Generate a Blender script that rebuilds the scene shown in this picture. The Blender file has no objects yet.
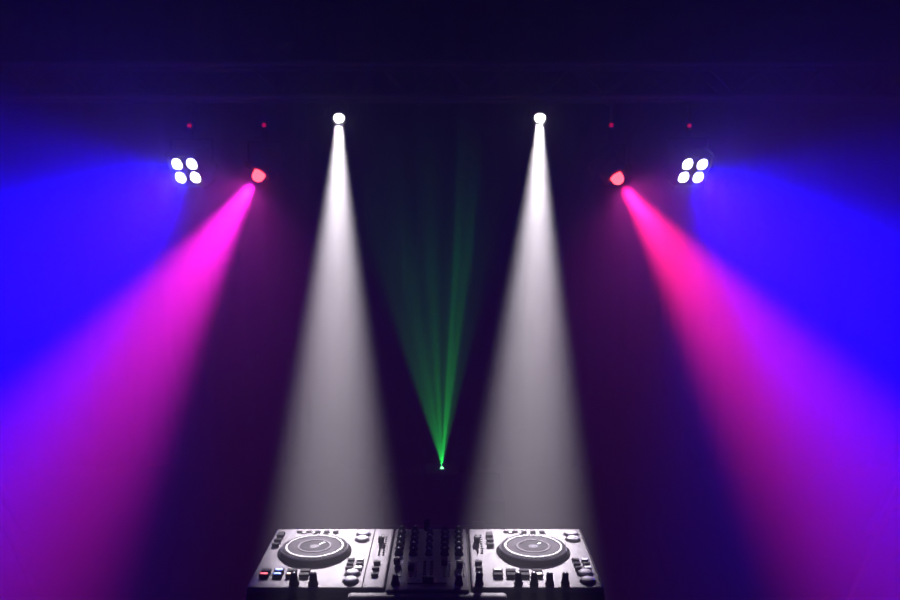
import bpy, bmesh, math, random
from mathutils import Vector, Matrix, Quaternion
random.seed(4)
scene=bpy.context.scene
try:
    scene.view_settings.view_transform='Standard'
    scene.view_settings.look='None'
except Exception as e: print(e)

# ---------------- materials ----------------
def mat(name,col,rough=0.5,metal=0.0,noise=0.0,nscale=40,emis=None,estr=0,bump=0.0,spec=0.5):
    m=bpy.data.materials.new(name); m.use_nodes=True
    nt=m.node_tree; b=nt.nodes['Principled BSDF']
    b.inputs['Base Color'].default_value=(*col,1)
    b.inputs['Roughness'].default_value=rough
    b.inputs['Metallic'].default_value=metal
    b.inputs['Specular IOR Level'].default_value=spec
    if emis:
        b.inputs['Emission Color'].default_value=(*emis,1)
        b.inputs['Emission Strength'].default_value=estr
    if noise>0 or bump>0:
        tc=nt.nodes.new('ShaderNodeTexCoord'); n=nt.nodes.new('ShaderNodeTexNoise')
        n.inputs['Scale'].default_value=nscale; n.inputs['Detail'].default_value=4
        nt.links.new(tc.outputs['Object'],n.inputs['Vector'])
        if noise>0:
            r=nt.nodes.new('ShaderNodeValToRGB')
            r.color_ramp.elements[0].color=(*[c*(1-noise) for c in col],1)
            r.color_ramp.elements[1].color=(*[min(1,c*(1+noise)) for c in col],1)
            nt.links.new(n.outputs['Fac'],r.inputs['Fac']); nt.links.new(r.outputs['Color'],b.inputs['Base Color'])
        if bump>0:
            bp=nt.nodes.new('ShaderNodeBump'); bp.inputs['Strength'].default_value=bump; bp.inputs['Distance'].default_value=0.01
            nt.links.new(n.outputs['Fac'],bp.inputs['Height']); nt.links.new(bp.outputs['Normal'],b.inputs['Normal'])
    return m
M={}
M['wall']=mat('wall_paint',(0.02,0.018,0.022),0.95,noise=0.2,nscale=3,spec=0.1)
M['cloth']=mat('black_drape',(0.012,0.011,0.012),0.95,noise=0.3,nscale=20,bump=0.2,spec=0.05)
M['velvet']=mat('black_velvet',(0.004,0.004,0.004),1.0,noise=0.3,nscale=200,spec=0.02)
M['floor']=mat('stage_floor',(0.012,0.012,0.013),0.8,noise=0.3,nscale=6,spec=0.1)
M['silver']=mat('brushed_faceplate',(0.22,0.205,0.225),0.6,0.0,noise=0.25,nscale=60,spec=0.10)
M['silver2']=mat('inner_faceplate',(0.50,0.48,0.52),0.55,0.0,noise=0.06,nscale=90,spec=0.2)
M['black']=mat('black_plastic',(0.010,0.010,0.011),0.7,spec=0.06)
M['mixer']=mat('mixer_plate',(0.12,0.11,0.125),0.7,noise=0.2,nscale=120,spec=0.1)
M['rubber']=mat('rubber_knob',(0.006,0.006,0.007),0.8,spec=0.05)
M['line']=mat('white_marking',(0.7,0.7,0.72),0.5)
M['steel']=mat('black_powder_steel',(0.015,0.015,0.017),0.55,0.0,noise=0.2,nscale=60,spec=0.3)
M['alu']=mat('truss_black_aluminium',(0.16,0.16,0.17),0.6,0.0,noise=0.2,nscale=30,spec=0.3)
M['jogring']=mat('jog_ring_metal',(0.10,0.095,0.105),0.8,0.0,noise=0.1,nscale=60,spec=0.03)
M['jogtop']=mat('jog_top_metal',(0.22,0.21,0.23),0.8,0.0,spec=0.05)
M['jogdark']=mat('jog_display',(0.06,0.057,0.063),0.8,0.0,spec=0.03)
M['gap']=mat('dark_gap',(0.005,0.005,0.005),0.95,spec=0.02)
def em(name,col,s): return mat(name,(0.02,0.02,0.02),0.4,emis=col,estr=s)
M['e_white']=em('lamp_lens_white',(1,0.97,1),12)
M['e_quad']=em('led_lens_coolwhite',(0.75,0.8,1),14)
M['e_red']=em('led_lens_red',(1,0.035,0.05),20)
M['e_reddot']=em('emissive_red_dot',(1,0.0,0.08),1.0)  # small self-glowing red dots on the fixture hangers
M['e_blue']=em('button_blue',(0.05,0.15,1),5)
M['e_rbtn']=em('button_red',(1,0.04,0.06),4)
M['e_orange']=em('button_orange',(1,0.4,0.1),2)
M['e_green']=em('laser_aperture',(0.25,1,0.4),8)

class B:
    def __init__(s): s.bm=bmesh.new(); s.mats=[]
    def mi(s,k):
        if k not in s.mats: s.mats.append(k)
        return s.mats.index(k)
    def box(s,c,size,k,rot=None,bev=0.0):
        r=bmesh.ops.create_cube(s.bm,size=1.0)
        vs=r['verts']; i=s.mi(k)
        Mx=Matrix.Translation(Vector(c))@(rot.to_4x4() if rot else Matrix())@Matrix.Diagonal((*size,1))
        for v in vs: v.co=Mx@v.co
        fs=set(f for v in vs for f in v.link_faces)
        for f in fs: f.material_index=i
        if bev>0:
            es=list(set(e for v in vs for e in v.link_edges))
            res=bmesh.ops.bevel(s.bm,geom=es,offset=bev,segments=2,affect='EDGES',profile=0.5)
            for f in res['faces']: f.material_index=i
    def lathe(s,prof,k,Mx=Matrix(),seg=32,smooth=True,ks=None):
        rings=[]
        for (r,h) in prof:
            if r<=1e-6: rings.append([s.bm.verts.new(Mx@Vector((0,0,h)))])
            else: rings.append([s.bm.verts.new(Mx@Vector((r*math.cos(2*math.pi*j/seg),r*math.sin(2*math.pi*j/seg),h))) for j in range(seg)])
        for n in range(len(rings)-1):
            a,b=rings[n],rings[n+1]; kk=ks[n] if ks else k; i=s.mi(kk)
            for j in range(seg):
                j2=(j+1)%seg
                if len(a)==1 and len(b)==1: continue
                if len(a)==1: f=s.bm.faces.new((a[0],b[j],b[j2]))
                elif len(b)==1: f=s.bm.faces.new((a[j],b[0],a[j2]))
                else: f=s.bm.faces.new((a[j],b[j],b[j2],a[j2]))
                f.material_index=i; f.smooth=smooth
    def tube(s,p0,p1,r,k,seg=12):
        p0=Vector(p0);p1=Vector(p1);d=p1-p0
        q=d.to_track_quat('Z','Y')
        Mx=Matrix.Translation(p0)@q.to_matrix().to_4x4()
        s.lathe([(0,0),(r,0),(r,d.length),(0,d.length)],k,Mx,seg,smooth=False)
    def obj(s,name,parent=None,loc=None):
        bmesh.ops.recalc_face_normals(s.bm,faces=s.bm.faces)
        me=bpy.data.meshes.new(name); s.bm.to_mesh(me); s.bm.free()
        for k in s.mats: me.materials.append(M[k])
        o=bpy.data.objects.new(name,me); scene.collection.objects.link(o)
        if loc: o.location=loc
        if parent: o.parent=parent
        return o
def empty(name,loc=(0,0,0)):
    e=bpy.data.objects.new(name,None); e.empty_display_size=0.1; e.location=loc
    scene.collection.objects.link(e); return e
def T(x,y,z): return Matrix.Translation((x,y,z))

# ---------------- room ----------------
b=B(); b.box((0,1.8,-0.05),(9,7.6,0.1),'floor'); b.obj('floor')
b=B(); b.box((0,1.8,3.65),(9,7.6,0.1),'wall'); b.obj('ceiling')
b=B(); b.box((0,5.55,1.8),(9,0.1,3.6),'wall'); b.obj('wall_back')
b=B(); b.box((0,-1.95,1.8),(9,0.1,3.6),'wall'); b.obj('wall_front')
b=B(); b.box((-4.45,1.8,1.8),(0.1,7.4,3.6),'wall'); b.obj('wall_left')
b=B(); b.box((4.45,1.8,1.8),(0.1,7.4,3.6),'wall'); b.obj('wall_right')
# pleated black curtain
b=B(); i=b.mi('cloth'); N=520; W=8.6; prev=None
for n in range(N+1):
    x=-W/2+W*n/N
    y=5.3+0.05*math.sin(x*24+0.8*math.sin(x*3.1))+0.02*math.sin(x*53)
    col=[b.bm.verts.new((x,y,0.01)),b.bm.verts.new((x,y*1.0,3.4))]
    if prev:
        f=b.bm.faces.new((prev[0],col[0],col[1],prev[1])); f.material_index=i; f.smooth=True
    prev=col
b.tube((-4.3,5.3,3.42),(4.3,5.3,3.42),0.02,'steel')
b.obj('stage_curtain')

# ---------------- truss + stands ----------------
YT=3.66
b=B(); z0,z1=2.062,2.19; ya,yb=YT-0.07,YT+0.07; X0,X1=-2.25,2.2
for (y,z) in ((ya,z0),(yb,z0),(ya,z1),(yb,z1)):
    b.tube((X0,y,z),(X1,y,z),0.012,'alu')
n=34; st=(X1-X0)/n
for j in range(n):
    xa=X0+j*st; xb=xa+st
    lo,hi=(z0,z1) if j%2==0 else (z1,z0)
    for y in (ya,yb): b.tube((xa,y,lo),(xb,y,hi),0.005,'alu',8)
    l2,h2=(ya,yb) if j%2==0 else (yb,ya)
    for z in (z0,z1): b.tube((xa,l2,z),(xb,h2,z),0.005,'alu',8)
for x in (X0,X1):
    b.box((x,YT,(z0+z1)/2),(0.012,0.19,0.15),'alu',bev=0.003)
b.obj('lighting_truss')
for x in (X0+0.12,X1-0.12):
    b=B()
    b.tube((0,0,0.35),(0,0,1.3),0.022,'steel',16); b.tube((0,0,1.25),(0,0,2.03),0.016,'steel',16)
    b.box((0,0,1.27),(0.07,0.06,0.07),'steel',bev=0.008)
    b.box((0,0,2.04),(0.10,0.2,0.018),'steel',bev=0.003)
    b.box((0,0,0.75),(0.07,0.07,0.06),'steel',bev=0.008); b.box((0,0,0.36),(0.07,0.07,0.05),'steel',bev=0.008)
    for a in (90,210,330):
        c,s_=math.cos(math.radians(a)),math.sin(math.radians(a))
        b.tube((0.03*c,0.03*s_,0.74),(0.55*c,0.55*s_,0.02),0.012,'steel')
        b.tube((0.02*c,0.02*s_,0.36),(0.30*c,0.30*s_,0.36),0.008,'steel')
        b.box((0.55*c,0.55*s_,0.014),(0.05,0.05,0.028),'rubber',bev=0.005)
    b.obj('lighting_stand',loc=(x,YT,0))

# ---------------- lamps ----------------
def spot(name,parent,loc,target,power,col,angle,blend,size=0.02):
    L=bpy.data.lights.new(name,'SPOT'); L.energy=power; L.color=col
    L.spot_size=math.radians(angle); L.spot_blend=blend; L.shadow_soft_size=size
    o=bpy.data.objects.new(name,L); scene.collection.objects.link(o)
    d=(Vector(target)-Vector(loc)).normalized()
    o.rotation_mode='QUATERNION'; o.rotation_quaternion=d.to_track_quat('-Z','Y')
    o.location=Vector(loc)-parent.location; o.parent=parent
    return o

def fixture(name,loc,target,kind):
    root=empty(name,loc)
    L=Vector(loc); d=(Vector(target)-L).normalized()
    q=d.to_track_quat('-Z','Y'); R=q.to_matrix().to_4x4()
    b=B()
    if kind=='pin':
        b.lathe([(0.0,0.004),(0.024,0.004),(0.0255,-0.010),(0.030,-0.012),(0.034,-0.012),(0.035,0.02),(0.033,0.075),(0.024,0.105),(0.012,0.115),(0,0.115)],'steel',R,28,ks=['steel']*9)
        b.obj('housing',root)
        g=B(); g.lathe([(0,-0.002),(0.012,-0.001),(0.0225,0.003)],'e_white',R,28); g.obj('lens',root)
        piv=R@Vector((0,0,0.05)); hw=0.045
    elif kind=='par':
        prof=[(0,0.003),(0.029,0.003),(0.031,-0.001),(0.045,-0.001),(0.055,0.003),(0.058,0.012),(0.056,0.03),(0.052,0.035),(0.052,0.05),(0.056,0.052),(0.056,0.058),(0.05,0.060),(0.05,0.07),(0.053,0.072),(0.053,0.078),(0.045,0.082),(0.04,0.10),(0,0.10)]
        b.lathe(prof,'steel',R,32); b.obj('housing',root)
        rr=0.025; c0=-0.014
        prof=[(rr*math.sin(a),c0-rr*math.cos(a)) for a in [math.radians(k) for k in range(0,91,15)]]+[(rr,-0.010),(rr,0.001)]
        prof[0]=(0,c0-rr)
        g=B(); g.lathe(prof,'e_red',R,28); g.obj('lens',root)
        piv=R@Vector((0,0,0.045)); hw=0.07
    else:
        def bx(c,s_,k,bev): b.box(R@Vector(c),s_,k,rot=q.to_matrix(),bev=bev)
        bx((0,0,0.032),(0.135,0.135,0.055),'steel',0.014)
        bx((0,0,0.085),(0.11,0.10,0.05),'steel',0.008)
        for j in range(6): bx((-0.045+0.018*j,0,0.115),(0.004,0.09,0.02),'steel',0)
        g=B()
        for sx in (-1,1):
            for sy in (-1,1):
                C=R@T(sx*0.034,sy*0.029,0)
                b.lathe([(0.0252,0.006),(0.0252,-0.001),(0.0280,-0.002),(0.0285,0.006)],'steel',C,24)
                g.lathe([(0,-0.016),(0.012,-0.013),(0.020,-0.006),(0.0250,0.003)],'e_quad',C,24)
        b.obj('housing',root); g.obj('lens_cluster',root)
        piv=R@Vector((0,0,0.05)); hw=0.085
    y=B()
    top=2.045-L.z
    px,py,pz=piv
    yh=pz+hw*1.3 if kind!='pin' else top-0.012
    for s_ in (-1,1):
        y.box((px+s_*hw,py,(pz+yh)/2-0.008),(0.005,0.022,yh-pz+0.016),'steel',bev=0.001)
        y.lathe([(0,0),(0.012,0),(0.014,0.005),(0.012,0.016),(0,0.016)],'rubber',T(px+s_*(hw+0.002),py,pz)@Matrix.Rotation(s_*math.pi/2,4,'Y'),12)
    y.box((px,py,yh),(hw*2+0.005,0.024,0.005),'steel',bev=0.001)
    if kind!='pin':
        y.tube((px,py,yh),(px,py,top-0.01),0.010,'steel')
        y.lathe([(0,0),(0.009,0),(0.009,0.004),(0,0.006)],'e_reddot',T(px,py-0.018,1.948-L.z)@Matrix.Rotation(math.pi/2,4,'X'),12)
        y.box((px,py,1.948-L.z),(0.03,0.03,0.03),'steel',bev=0.004)
    y.box((px,py,top-0.008),(0.035,0.05,0.018),'steel',bev=0.004)
    y.obj('yoke',root)
    return root,d

WHITE=(1,0.90,1.0)
for loc,tg in (((-0.449,3.6,1.976),(-0.250,1.80,0.9)),((0.364,3.6,1.976),(0.165,1.80,0.9))):
    r,d=fixture('pinspot_light',loc,tg,'pin')
    spot('pinspot_beam',r,Vector(loc)+d*0.014,tg,2500,WHITE,9.0,1.0,0.016)
for loc,tg,col,p,sp in (((-0.774,3.6,1.755),(-1.361,3.1,0.748),(1,0.012,0.70),2200,(1,0.05,0.7)),((0.676,3.6,1.743),(1.328,3.1,0.737),(1,0.012,0.20),2200,(1,0.05,0.6))):
    r,d=fixture('led_par_light',loc,tg,'par')
    spot('par_beam',r,Vector(loc)+d*0.045,tg,p,col,37,1.0,0.02)
    spot('par_spill',r,Vector(loc)+d*0.045,tg,19,sp,165,1.0,0.02)
for loc,tg,tw in (((-1.075,3.6,1.764),(-1.333,2.7,1.362),(-1.48,2.8,1.33)),((0.990,3.6,1.764),(1.27,2.7,1.27),(1.38,2.8,1.22))):
    r,d=fixture('quad_led_par_light',loc,tg,'quad')
    spot('blue_wash_beam',r,Vector(loc)+d*0.025,tg,2600,(0.002,0.0,1),46,1.0,0.03)
    spot('blue_soft_beam',r,Vector(loc)+d*0.025,tw,420,(0.004,0.0,1),88,1.0,0.03)
    spot('blue_spill',r,Vector(loc)+d*0.025,tg,28,(0.02,0.0,1),150,1.0,0.03)

# ---------------- laser ----------------
LL=Vector((-0.034,3.6,0.525))
case=B()
case.box((0,0,0.215),(0.5,0.36,0.39),'black',bev=0.004)
for x in (-0.25,0.25):
    for y in (-0.18,0.18): case.box((x,y,0.215),(0.024,0.024,0.40),'steel',bev=0.004)
for z in (0.02,0.30,0.41):
    for y in (-0.18,0.18): case.box((0,y,z),(0.5,0.014,0.02),'steel',bev=0.003)
    for x in (-0.25,0.25): case.box((x,0,z),(0.014,0.36,0.02),'steel',bev=0.003)
for x in (-0.15,0.15): case.box((x,-0.19,0.30),(0.05,0.012,0.06),'steel',bev=0.004)
case.obj('flight_case',loc=(-0.034,3.68,0.0))
root=empty('laser_projector',LL)
# compact projector with its aperture on the top face
b=B(); b.box((0,0.03,-0.058),(0.15,0.16,0.085),'black',bev=0.006)
for j in range(7): b.box((-0.045+0.015*j,-0.052,-0.058),(0.005,0.008,0.06),'steel')
b.lathe([(0.007,-0.018),(0.007,-0.006),(0.016,-0.008),(0.018,-0.018)],'steel',Matrix(),20)
for s_ in (-1,1): b.box((s_*0.083,0.03,-0.068),(0.004,0.02,0.075),'steel')
b.box((0,0.03,-0.1035),(0.17,0.03,0.004),'steel')
b.obj('housing',root)
g=B(); g.lathe([(0.0075,-0.010),(0.0075,-0.004),(0.005,0.001),(0,0.003)],'e_green',Matrix(),16); g.obj('aperture',root)
ls=spot('laser_fan',root,LL+Vector((0,0,0.008)),LL+Vector((-0.035,0.80,0.50)),430,(0.02,1,0.10),30,0.7,0.004)
L=ls.data; L.use_nodes=True; nt=L.node_tree; e=nt.nodes['Emission']
tc=nt.nodes.new('ShaderNodeTexCoord'); sx=nt.nodes.new('ShaderNodeSeparateXYZ')
nt.links.new(tc.outputs['Normal'],sx.inputs[0])
dv=nt.nodes.new('ShaderNodeMath'); dv.operation='DIVIDE'; nt.links.new(sx.outputs[0],dv.inputs[0]); nt.links.new(sx.outputs[2],dv.inputs[1])
ma=nt.nodes.new('ShaderNodeMath'); ma.operation='MULTIPLY_ADD'; ma.inputs[1].default_value=-1.9; ma.inputs[2].default_value=0.5
nt.links.new(dv.outputs[0],ma.inputs[0])
rp=nt.nodes.new('ShaderNodeValToRGB'); cr=rp.color_ramp
pts=[(0.0,0.0),(0.06,0.5),(0.14,1.0),(0.20,0.45),(0.30,0.75),(0.40,0.35),(0.48,0.8),(0.56,0.3),(0.62,0.5),(0.66,1.6),(0.70,0.9),(0.74,1.5),(0.78,0.3),(0.88,0.45),(0.94,0.1),(1.0,0.0)]
cr.elements[0].position=pts[0][0]; cr.elements[0].color=(0,0,0,1)
cr.elements[1].position=1.0; cr.elements[1].color=(0,0,0,1)
for p,v in pts[1:-1]:
    el=cr.elements.new(p); el.color=(v,v,v,1)
nt.links.new(ma.outputs[0],rp.inputs['Fac']); nt.links.new(rp.outputs['Color'],e.inputs['Strength'])

# ---------------- table ----------------
b=B(); b.box((0,0,0.83),(0.70,0.36,0.03),'velvet',bev=0.004)
for x in (-0.32,0.32):
    for y in (-0.15,0.15): b.tube((x,y,0),(x,y,0.815),0.016,'steel')
for y in (-0.15,0.15): b.tube((-0.32,y,0.3),(0.32,y,0.3),0.01,'steel')
for x in (-0.32,0.32): b.tube((x,-0.15,0.3),(x,0.15,0.3),0.01,'steel')
b.obj('dj_table',loc=(-0.047,1.745,0))

# ---------------- dj controller ----------------
root=empty('dj_controller',(-0.047,1.75,0.9))
b=B()
b.box((0,-0.003,-0.030),(0.684,0.312,0.038),'black',bev=0.006)
for x in (-0.3,0.3):
    for y in (-0.12,0.12): b.lathe([(0,-0.055),(0.012,-0.055),(0.014,-0.048),(0,-0.048)],'rubber',T(x,y,0),16)
b.box((-0.210,0,-0.007),(0.262,0.306,0.012),'silver',bev=0.003)
b.box((0.215,0,-0.007),(0.252,0.306,0.012),'silver',bev=0.003)
b.box((0.004,-0.004,-0.007),(0.158,0.318,0.011),'mixer',bev=0.003)
b.box((0.004,-0.168,-0.022),(0.30,0.022,0.03),'silver',bev=0.005)
b.obj('chassis',root)
def knob(b,x,y,r=0.008,h=0.018,z=0.0):
    b.lathe([(0,z-0.001),(r*1.25,z-0.001),(r*1.2,z+h*0.2),(r,z+h*0.25),(r*0.86,z+h),(0,z+h)],'rubber',T(x,y,0),16)
    b.box((x,y+r*0.45,z+h+0.0004),(0.0016,r*0.8,0.001),'line')
def fader(b,x,y,l,vert=True,pos=0.0,k='gap'):
    if vert:
        b.box((x,y,0.0),(0.004,l,0.0016),'gap'); 
        for j in range(9): b.box((x+0.009,y-l/2+l*j/8,0),(0.005,0.0009,0.0016),'line' if k=='d' else 'gap')
        b.box((x,y+pos*l/2,0.008),(0.013,0.022,0.013),'rubber',bev=0.003); b.box((x,y+pos*l/2,0.0148),(0.012,0.0016,0.0008),'line')
    else:
        b.box((x,y,0.0),(l,0.004,0.0016),'gap')
        b.box((x+pos*l/2,y,0.008),(0.022,0.013,0.013),'rubber',bev=0.003); b.box((x+pos*l/2,y,0.0148),(0.0016,0.012,0.0008),'line')
def jog(cx,cy,name):
    g=B(); C=T(cx,cy,0)
    g.lathe([(0.0770,-0.001),(0.0770,0.0015),(0.074,0.002),(0.071,0.002)],'gap',C,64)
    prof=[(0.0705,0.0005),(0.0705,0.0085),(0.0690,0.0110),(0.060,0.0130),(0.0565,0.0130),(0.0550,0.0118),(0.036,0.0118),(0.0355,0.0128),(0.031,0.0128),(0.0305,0.0118),(0.010,0.0118),(0,0.0118)]
    ks=['black','silver2','jogring','silver2','gap','jogring','gap','jogtop','gap','jogdark','jogtop']
    g.lathe(prof,'silver2',C,64,smooth=False,ks=ks)
    for j in range(40):
        a=2*math.pi*j/40
        g.lathe([(0,0.0128),(0.0024,0.0118)],'gap',C@T(0.0645*math.cos(a),0.0645*math.sin(a),0.0006),8)
    g.box((cx+0.014,cy+0.014,0.0122),(0.003,0.014,0.001),'line',rot=Matrix.Rotation(-0.7,3,'Z'))
    g.obj(name,root)
for side,(jx) in (('left',-0.237),('right',0.2215)):
    jog(jx,0.020,'jog_wheel_'+side)
    c=B(); o=jx
    for j,(yy) in enumerate((0.118,0.088)):
        c.lathe([(0,-0.001),(0.0135,-0.001),(0.0135,0.003),(0.0115,0.0045),(0,0.0045)],'silver2',T(o+0.093,yy,0),24)
        c.lathe([(0.0140,0.0),(0.0155,0.001),(0.0170,0.0)],'gap',T(o+0.093,yy,0),24)
    for j in range(3):
        c.box((o+0.082+0.0*j,-0.028-0.02*j,0.002),(0.014,0.010,0.005),'jogdark' if j else 'black',bev=0.001)
        c.box((o+0.101,-0.028-0.02*j,0.002),(0.014,0.010,0.005),'black' if j==1 else 'line',bev=0.001)
    xl=o-0.088
    c.box((xl,0.108,0.003),(0.015,0.022,0.006),'black',bev=0.001)
    c.box((xl,0.075,0.003),(0.015,0.012,0.006),'jogdark',bev=0.001)
    c.box((xl,0.050,0.003),(0.015,0.010,0.006),'black',bev=0.001)
    for j in range(4):
        for kx in range(2):
            k='black'
            if side=='left' and kx==1: k=('e_rbtn','e_blue','e_orange','black')[j]
            if side=='left' and kx==0 and j==1: k='e_blue'
            if side=='right' and kx==1 and j==3: k='e_orange'
            if side=='right' and kx==0 and j==0: k='line'
            c.box((o-0.080+0.026*j,-0.085-0.019*kx,0.003),(0.019,0.0125,0.006),'black' if (k!='black' or side=='left') else 'jogdark',bev=0.001)
            if k!='black': c.box((o-0.080+0.026*j,-0.085-0.019*kx,0.0062),(0.013,0.006,0.001),k)
    for yy,k in ((-0.092,'line'),(-0.126,'line')):
        c.lathe([(0,-0.001),(0.013,-0.001),(0.013,0.004),(0.011,0.006),(0,0.006)],'silver2',T(o+0.092,yy,0),24)
        c.lathe([(0.0135,0.0),(0.0145,0.002),(0.0165,0.0)],'gap',T(o+0.092,yy,0),24)
    for j in range(5): c.box((o-0.05+0.02*j,0.132,0.001),(0.012,0.007,0.002),'jogdark',bev=0.0005)
    for j in range(4): c.box((o-0.04+0.024*j,0.1215,-0.0005),(0.012,0.0015,0.0014),'gap')
    c.box((o+0.116,0,-0.0006),(0.0018,0.30,0.0014),'gap')
    c.obj('deck_controls_'+side,root)
c=B()
fader(c,-0.101,0.052,0.10,True,0.35)
fader(c,0.105,0.062,0.10,True,0.1)
for y_ in (-0.04,-0.07,-0.1): 
    c.box((-0.101,y_,0.002),(0.014,0.010,0.005),'black',bev=0.001)
    c.box((0.105,y_,0.002),(0.014,0.010,0.005),'black',bev=0.001)
c.obj('tempo_sliders',root)
c=B()
for xi,x in enumerate((-0.060,-0.030,0.036,0.066)):
    for j in range(5): knob(c,x,0.132-0.031*j,0.0075,0.012)
    fader(c,x,-0.068,0.072,True,(0.6,-0.2,0.5,0.1)[xi],'d')
for j in range(4): knob(c,0.003,0.12-0.038*j,0.0065,0.012)
for j in range(10):
    for x in (-0.004,0.010): c.box((x,-0.03-0.007*j,0.0),(0.006,0.004,0.0016),'gap' if j<6 else 'jogdark')
fader(c,0.003,-0.135,0.075,False,0.05)
knob(c,-0.058,-0.137,0.007,0.016); knob(c,0.064,-0.137,0.007,0.016)
c.lathe([(0,-0.001),(0.007,-0.001),(0.007,0.020),(0.005,0.024),(0,0.024)],'rubber',T(-0.004,0.146,0),16)
c.obj('mixer_controls',root)
c=B()
for x in (-0.252,-0.215): knob(c,x,-0.140,0.008,0.022)
for x in (0.103,0.178,0.208,0.238,0.268): knob(c,x,-0.140,0.007,0.022)
c.obj('front_knobs',root)
cu=bpy.data.curves.new('power_cable','CURVE'); cu.dimensions='3D'; cu.bevel_depth=0.003
sp=cu.splines.new('BEZIER'); pts=[(-0.047,1.908,0.872),(-0.05,1.917,0.862),(-0.15,1.916,0.8485),(-0.25,1.916,0.8485)]
sp.bezier_points.add(len(pts)-1)
for p,c_ in zip(sp.bezier_points,pts): p.co=c_; p.handle_left_type=p.handle_right_type='AUTO'
cu.materials.append(M['rubber'])
co=bpy.data.objects.new('power_cable',cu); scene.collection.objects.link(co)

# ---------------- haze (theatrical fog fills the whole room) ----------------
w=bpy.data.worlds.new('hazy_room'); scene.world=w; w.use_nodes=True
nt=w.node_tree; bg=nt.nodes['Background']; bg.inputs['Color'].default_value=(0,0,0,1); bg.inputs['Strength'].default_value=0
vs=nt.nodes.new('ShaderNodeVolumeScatter'); vs.inputs['Color'].default_value=(1,1,1,1)
vs.inputs['Density'].default_value=0.3; vs.inputs['Anisotropy'].default_value=0.4
nt.links.new(vs.outputs['Volume'],nt.nodes['World Output'].inputs['Volume'])

# ---------------- camera ----------------
cam=bpy.data.cameras.new('camera'); cam.lens=35; cam.sensor_width=36; cam.clip_start=0.05
co=bpy.data.objects.new('camera',cam); scene.collection.objects.link(co)
co.location=(0,0,1.62); co.rotation_euler=(math.radians(90-6.1),0,0)
scene.camera=co
